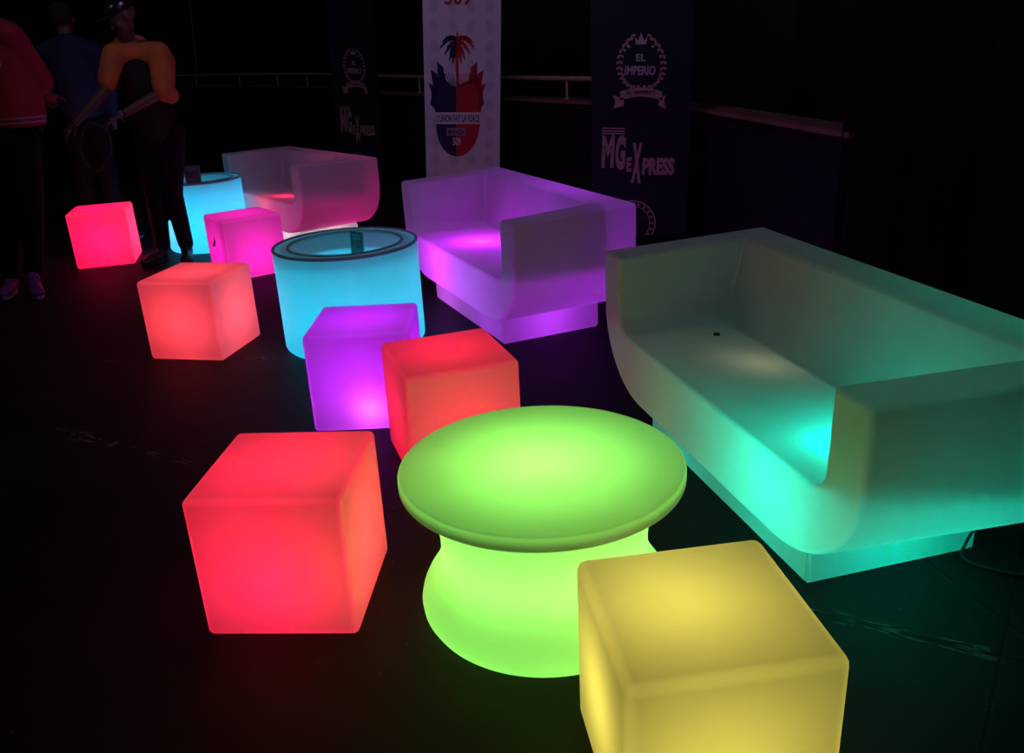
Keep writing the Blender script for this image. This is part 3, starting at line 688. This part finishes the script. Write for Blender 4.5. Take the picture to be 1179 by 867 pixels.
bm = bmesh.new(); capsule(bm, g['chest']+Vector((0, 0, 0.06)), g['pelvis'], 0.150, 0.140); capsule(bm, g['chest'], g['pelvis']+Vector((0, 0, -0.06)), 0.152, 0.145)
skin('shirt', bm, M_BLACKTEE, root, 0.012, 6)
bm = bmesh.new()
capsule(bm, g['shL'], g['shR'], 0.080, 0.080); capsule(bm, g['neck']+Vector((-.03, 0, -.02)), g['neck']+Vector((.05, 0.03, -.02)), 0.082, 0.082)
capsule(bm, g['chest']+Vector((0, 0.05, 0.06)), g['neck']+Vector((0, 0.02, -0.06)), 0.165, 0.12)
capsule(bm, g['shL'], g['elL'].lerp(g['shL'], 0.22), 0.080, 0.066); capsule(bm, g['shR'], g['elR'], 0.082, 0.072); capsule(bm, g['elR'], g['elR']+Vector((0.03, 0.03, -0.03)), 0.072, 0.06)
capsule(bm, g['shR']+Vector((0.0, 0.06, -0.05)), g['elR']+Vector((0.0, 0.08, 0.05)), 0.080, 0.06)
skin('jacket', bm, M_ORANGE, root, 0.012, 5)
c, s, f, u = cc
bm = bmesh.new(); Bm = Matrix((s, f, u)).transposed().to_4x4()
bmesh.ops.create_uvsphere(bm, u_segments=32, v_segments=18, radius=1.0, matrix=Matrix.Translation(c+u*0.045-f*0.012) @ Bm @ Matrix.Diagonal((0.086, 0.106, 0.086, 1)))
geom = bm.verts[:]+bm.edges[:]+bm.faces[:]
bmesh.ops.bisect_plane(bm, geom=geom, plane_co=c+u*0.040, plane_no=-u, clear_outer=True)
o = link('cap', bm, M_CAP, root); so = o.modifiers.new('s', 'SOLIDIFY'); so.thickness = 0.005; bake(o)
bm = bmesh.new()
pts = [c+u*0.045+f*(0.080+0.075*math.cos(k*PI/10-PI/2)*1.0)+s*(0.074*math.sin(k*PI/10-PI/2)) for k in range(11)]
vs = [bm.verts.new(p) for p in pts]; vt = [bm.verts.new(p+u*0.006) for p in pts]
bm.faces.new(vs); bm.faces.new(vt)
for k in range(11): bm.faces.new((vs[k], vs[(k+1) % 11], vt[(k+1) % 11], vt[k]))
link('cap_visor', bm, M_CAP, o)
for s_ in 'LR': shoe('shoe', root, (g['an'+s_].x, g['an'+s_].y, 0), (-0.35, -0.9, 0) if s_ == 'L' else (0.25, -0.9, 0), M_RUBBER, M_BLACKTEE)
bm = bmesh.new(); wv = g['wrR'].lerp(g['wrL'], 0.0)
t_ = (g['wrR']-g['elR']).normalized(); pp = g['wrR']-t_*0.02
Mw = Matrix.Translation(pp) @ t_.to_track_quat('Z', 'Y').to_matrix().to_4x4()
bmesh.ops.create_cone(bm, cap_ends=True, segments=20, radius1=0.031, radius2=0.031, depth=0.018, matrix=Mw)
wt = link('wristwatch', bm, M_RUBBER, root)
bm = bmesh.new(); q = pp+Vector((-0.01, -0.031, 0.008)); bmesh.ops.create_uvsphere(bm, u_segments=16, v_segments=8, radius=0.014, matrix=Matrix.Translation(q) @ Matrix.Diagonal((1, 0.4, 1, 1)))
link('watch_face', bm, mat('polished_watch_glass', (0.85, 0.80, 0.95), 0.15, 0.9), wt)
# cable loop hanging from the hands
bm = bmesh.new()
tube(bm, smooth_path([at(100, 141, 5.86), at(118, 146, 5.85), at(126, 158, 5.85), at(127, 174, 5.86), at(121, 188, 5.88), at(111, 197, 5.9), at(98, 186, 5.92), at(93, 165, 5.93), at(97, 148, 5.92), at(101, 141, 5.9)], 6), 0.006, 8)
tag(link('cable_loop', bm, mat('grey_cable', (0.06, 0.055, 0.06), 0.35)), 'loop of dark cable held by the person in the orange jacket', 'cable')

# person in the red jersey at the left edge
J = dict(head=(-3.00, 5.56, 1.80), look=(0.55, 0.80, -0.15), neck=(-3.00, 5.52, 1.64), chest=(-2.99, 5.52, 1.42), pelvis=(-3.00, 5.52, 1.02),
         shL=(-3.20, 5.60, 1.57), elL=(-3.30, 5.72, 1.28), wrL=(-3.12, 5.92, 1.10), shR=(-2.83, 5.46, 1.56), elR=(-2.78, 5.58, 1.31), wrR=(-2.88, 5.84, 1.22),
         hipL=(-3.09, 5.56, 0.96), knL=(-3.16, 5.60, 0.52), anL=(-3.30, 5.62, 0.09), hipR=(-2.94, 5.50, 0.96), knR=(-3.00, 5.52, 0.52), anR=(-3.14, 5.62, 0.09))
root, g, cc = person('person in a red jersey seen from behind at the left edge', (-3.00, 5.54, 0), J, None, M_TROUSER, None)
bm = bmesh.new()
for s_ in 'LR': capsule(bm, g['neck']+Vector((0, 0, -0.01)), g['sh'+s_], 0.080, 0.085)
capsule(bm, g['shL'], g['shR'], 0.085, 0.085); capsule(bm, g['chest']+Vector((-.08, 0, 0.03)), g['pelvis']+Vector((-.08, 0, 0.10)), 0.155, 0.160); capsule(bm, g['chest']+Vector((.08, 0, 0.03)), g['pelvis']+Vector((.08, 0, 0.10)), 0.155, 0.150)
for s_ in 'LR': capsule(bm, g['sh'+s_], g['el'+s_], 0.084, 0.078)
jer = skin('jersey', bm, M_REDJ, root, 0.012, 5)
bmj = bmesh.new(); bmj.from_mesh(jer.data)
bmesh.ops.bisect_plane(bmj, geom=bmj.verts[:]+bmj.edges[:]+bmj.faces[:], plane_co=(0, 0, 1.055), plane_no=(0, 0, -1), clear_outer=True)
bmj.to_mesh(jer.data); bmj.free()
for zz in (1.075, 1.102):
    bmj = bmesh.new(); bmj.from_mesh(jer.data)
    bmesh.ops.bisect_plane(bmj, geom=bmj.verts[:]+bmj.edges[:]+bmj.faces[:], plane_co=(0, 0, zz), plane_no=(0, 0, -1), clear_outer=True)
    bmesh.ops.bisect_plane(bmj, geom=bmj.verts[:]+bmj.edges[:]+bmj.faces[:], plane_co=(0, 0, zz+0.012), plane_no=(0, 0, 1), clear_outer=True)
    for v in bmj.verts:
        n_ = Vector((v.co.x+0.0, v.co.y, 0)); v.co += n_.normalized()*0.003
    link('hem_stripe', bmj, M_STRIPE, jer)
bm = bmesh.new()
box(bm, 0.045, 0.075, -0.188, -0.182, 1.40, 1.58); box(bm, 0.10, 0.13, -0.188, -0.182, 1.40, 1.58); link('back_number', bm, M_STRIPE, jer, False)['label'] = 'pale number on the back'
bm = bmesh.new(); c, s, f, u = cc
ell(bm, c+u*0.04-f*0.02, (0.084, 0.100, 0.088), math.atan2(f.y, f.x)-PI/2); skin('hair', bm, M_HAIR, root, 0.010, 3)
shoe('shoe', root, (g['anL'].x, g['anL'].y, 0), (0.25, -0.95, 0), M_SHOEP, M_SOLE); shoe('shoe', root, (g['anR'].x+0.02, g['anR'].y-0.06, 0), (0.5, -0.85, 0), M_SHOEP, M_SOLE)

# person in the dark blue jacket between them, a step further back
J = dict(head=(-3.22, 7.02, 1.70), look=(-0.10, 1.0, -0.10), neck=(-3.22, 7.00, 1.55), chest=(-3.22, 7.00, 1.36), pelvis=(-3.22, 7.02, 0.98),
         shL=(-3.40, 7.00, 1.47), elL=(-3.47, 7.02, 1.22), wrL=(-3.42, 7.12, 1.02), shR=(-3.04, 7.00, 1.46), elR=(-2.98, 7.02, 1.20), wrR=(-3.06, 7.14, 1.02),
         hipL=(-3.31, 7.02, 0.92), knL=(-3.32, 6.98, 0.50), anL=(-3.33, 7.04, 0.09), hipR=(-3.13, 7.02, 0.92), knR=(-3.13, 6.99, 0.50), anR=(-3.12, 7.05, 0.09))
root, g, cc = person('person in a dark blue jacket standing between the red jersey and the orange jacket', (-3.22, 7.02, 0), J, None, M_TROUSER, None)
bm = bmesh.new()
capsule(bm, g['shL'], g['shR'], 0.088, 0.088); capsule(bm, g['chest'], g['pelvis']+Vector((0, 0, 0.10)), 0.165, 0.165); capsule(bm, g['neck'], g['chest'], 0.08, 0.16)
for s_ in 'LR': capsule(bm, g['neck']+Vector((0, 0, -0.01)), g['sh'+s_], 0.080, 0.085)
for s_ in 'LR': capsule(bm, g['sh'+s_], g['el'+s_], 0.080, 0.066); capsule(bm, g['el'+s_], g['wr'+s_], 0.066, 0.046)
skin('jacket', bm, M_BLUE, root, 0.012, 5)
bm = bmesh.new(); c, s, f, u = cc
ell(bm, c+u*0.04-f*0.02, (0.084, 0.100, 0.088), math.atan2(f.y, f.x)-PI/2); skin('hair', bm, M_HAIR, root, 0.010, 3)
shoe('shoe', root, (g['anL'].x, g['anL'].y, 0), (-0.2, 0.95, 0), M_SHOED, M_SOLE); shoe('shoe', root, (g['anR'].x, g['anR'].y, 0), (0.2, 0.95, 0), M_SHOED, M_SOLE)
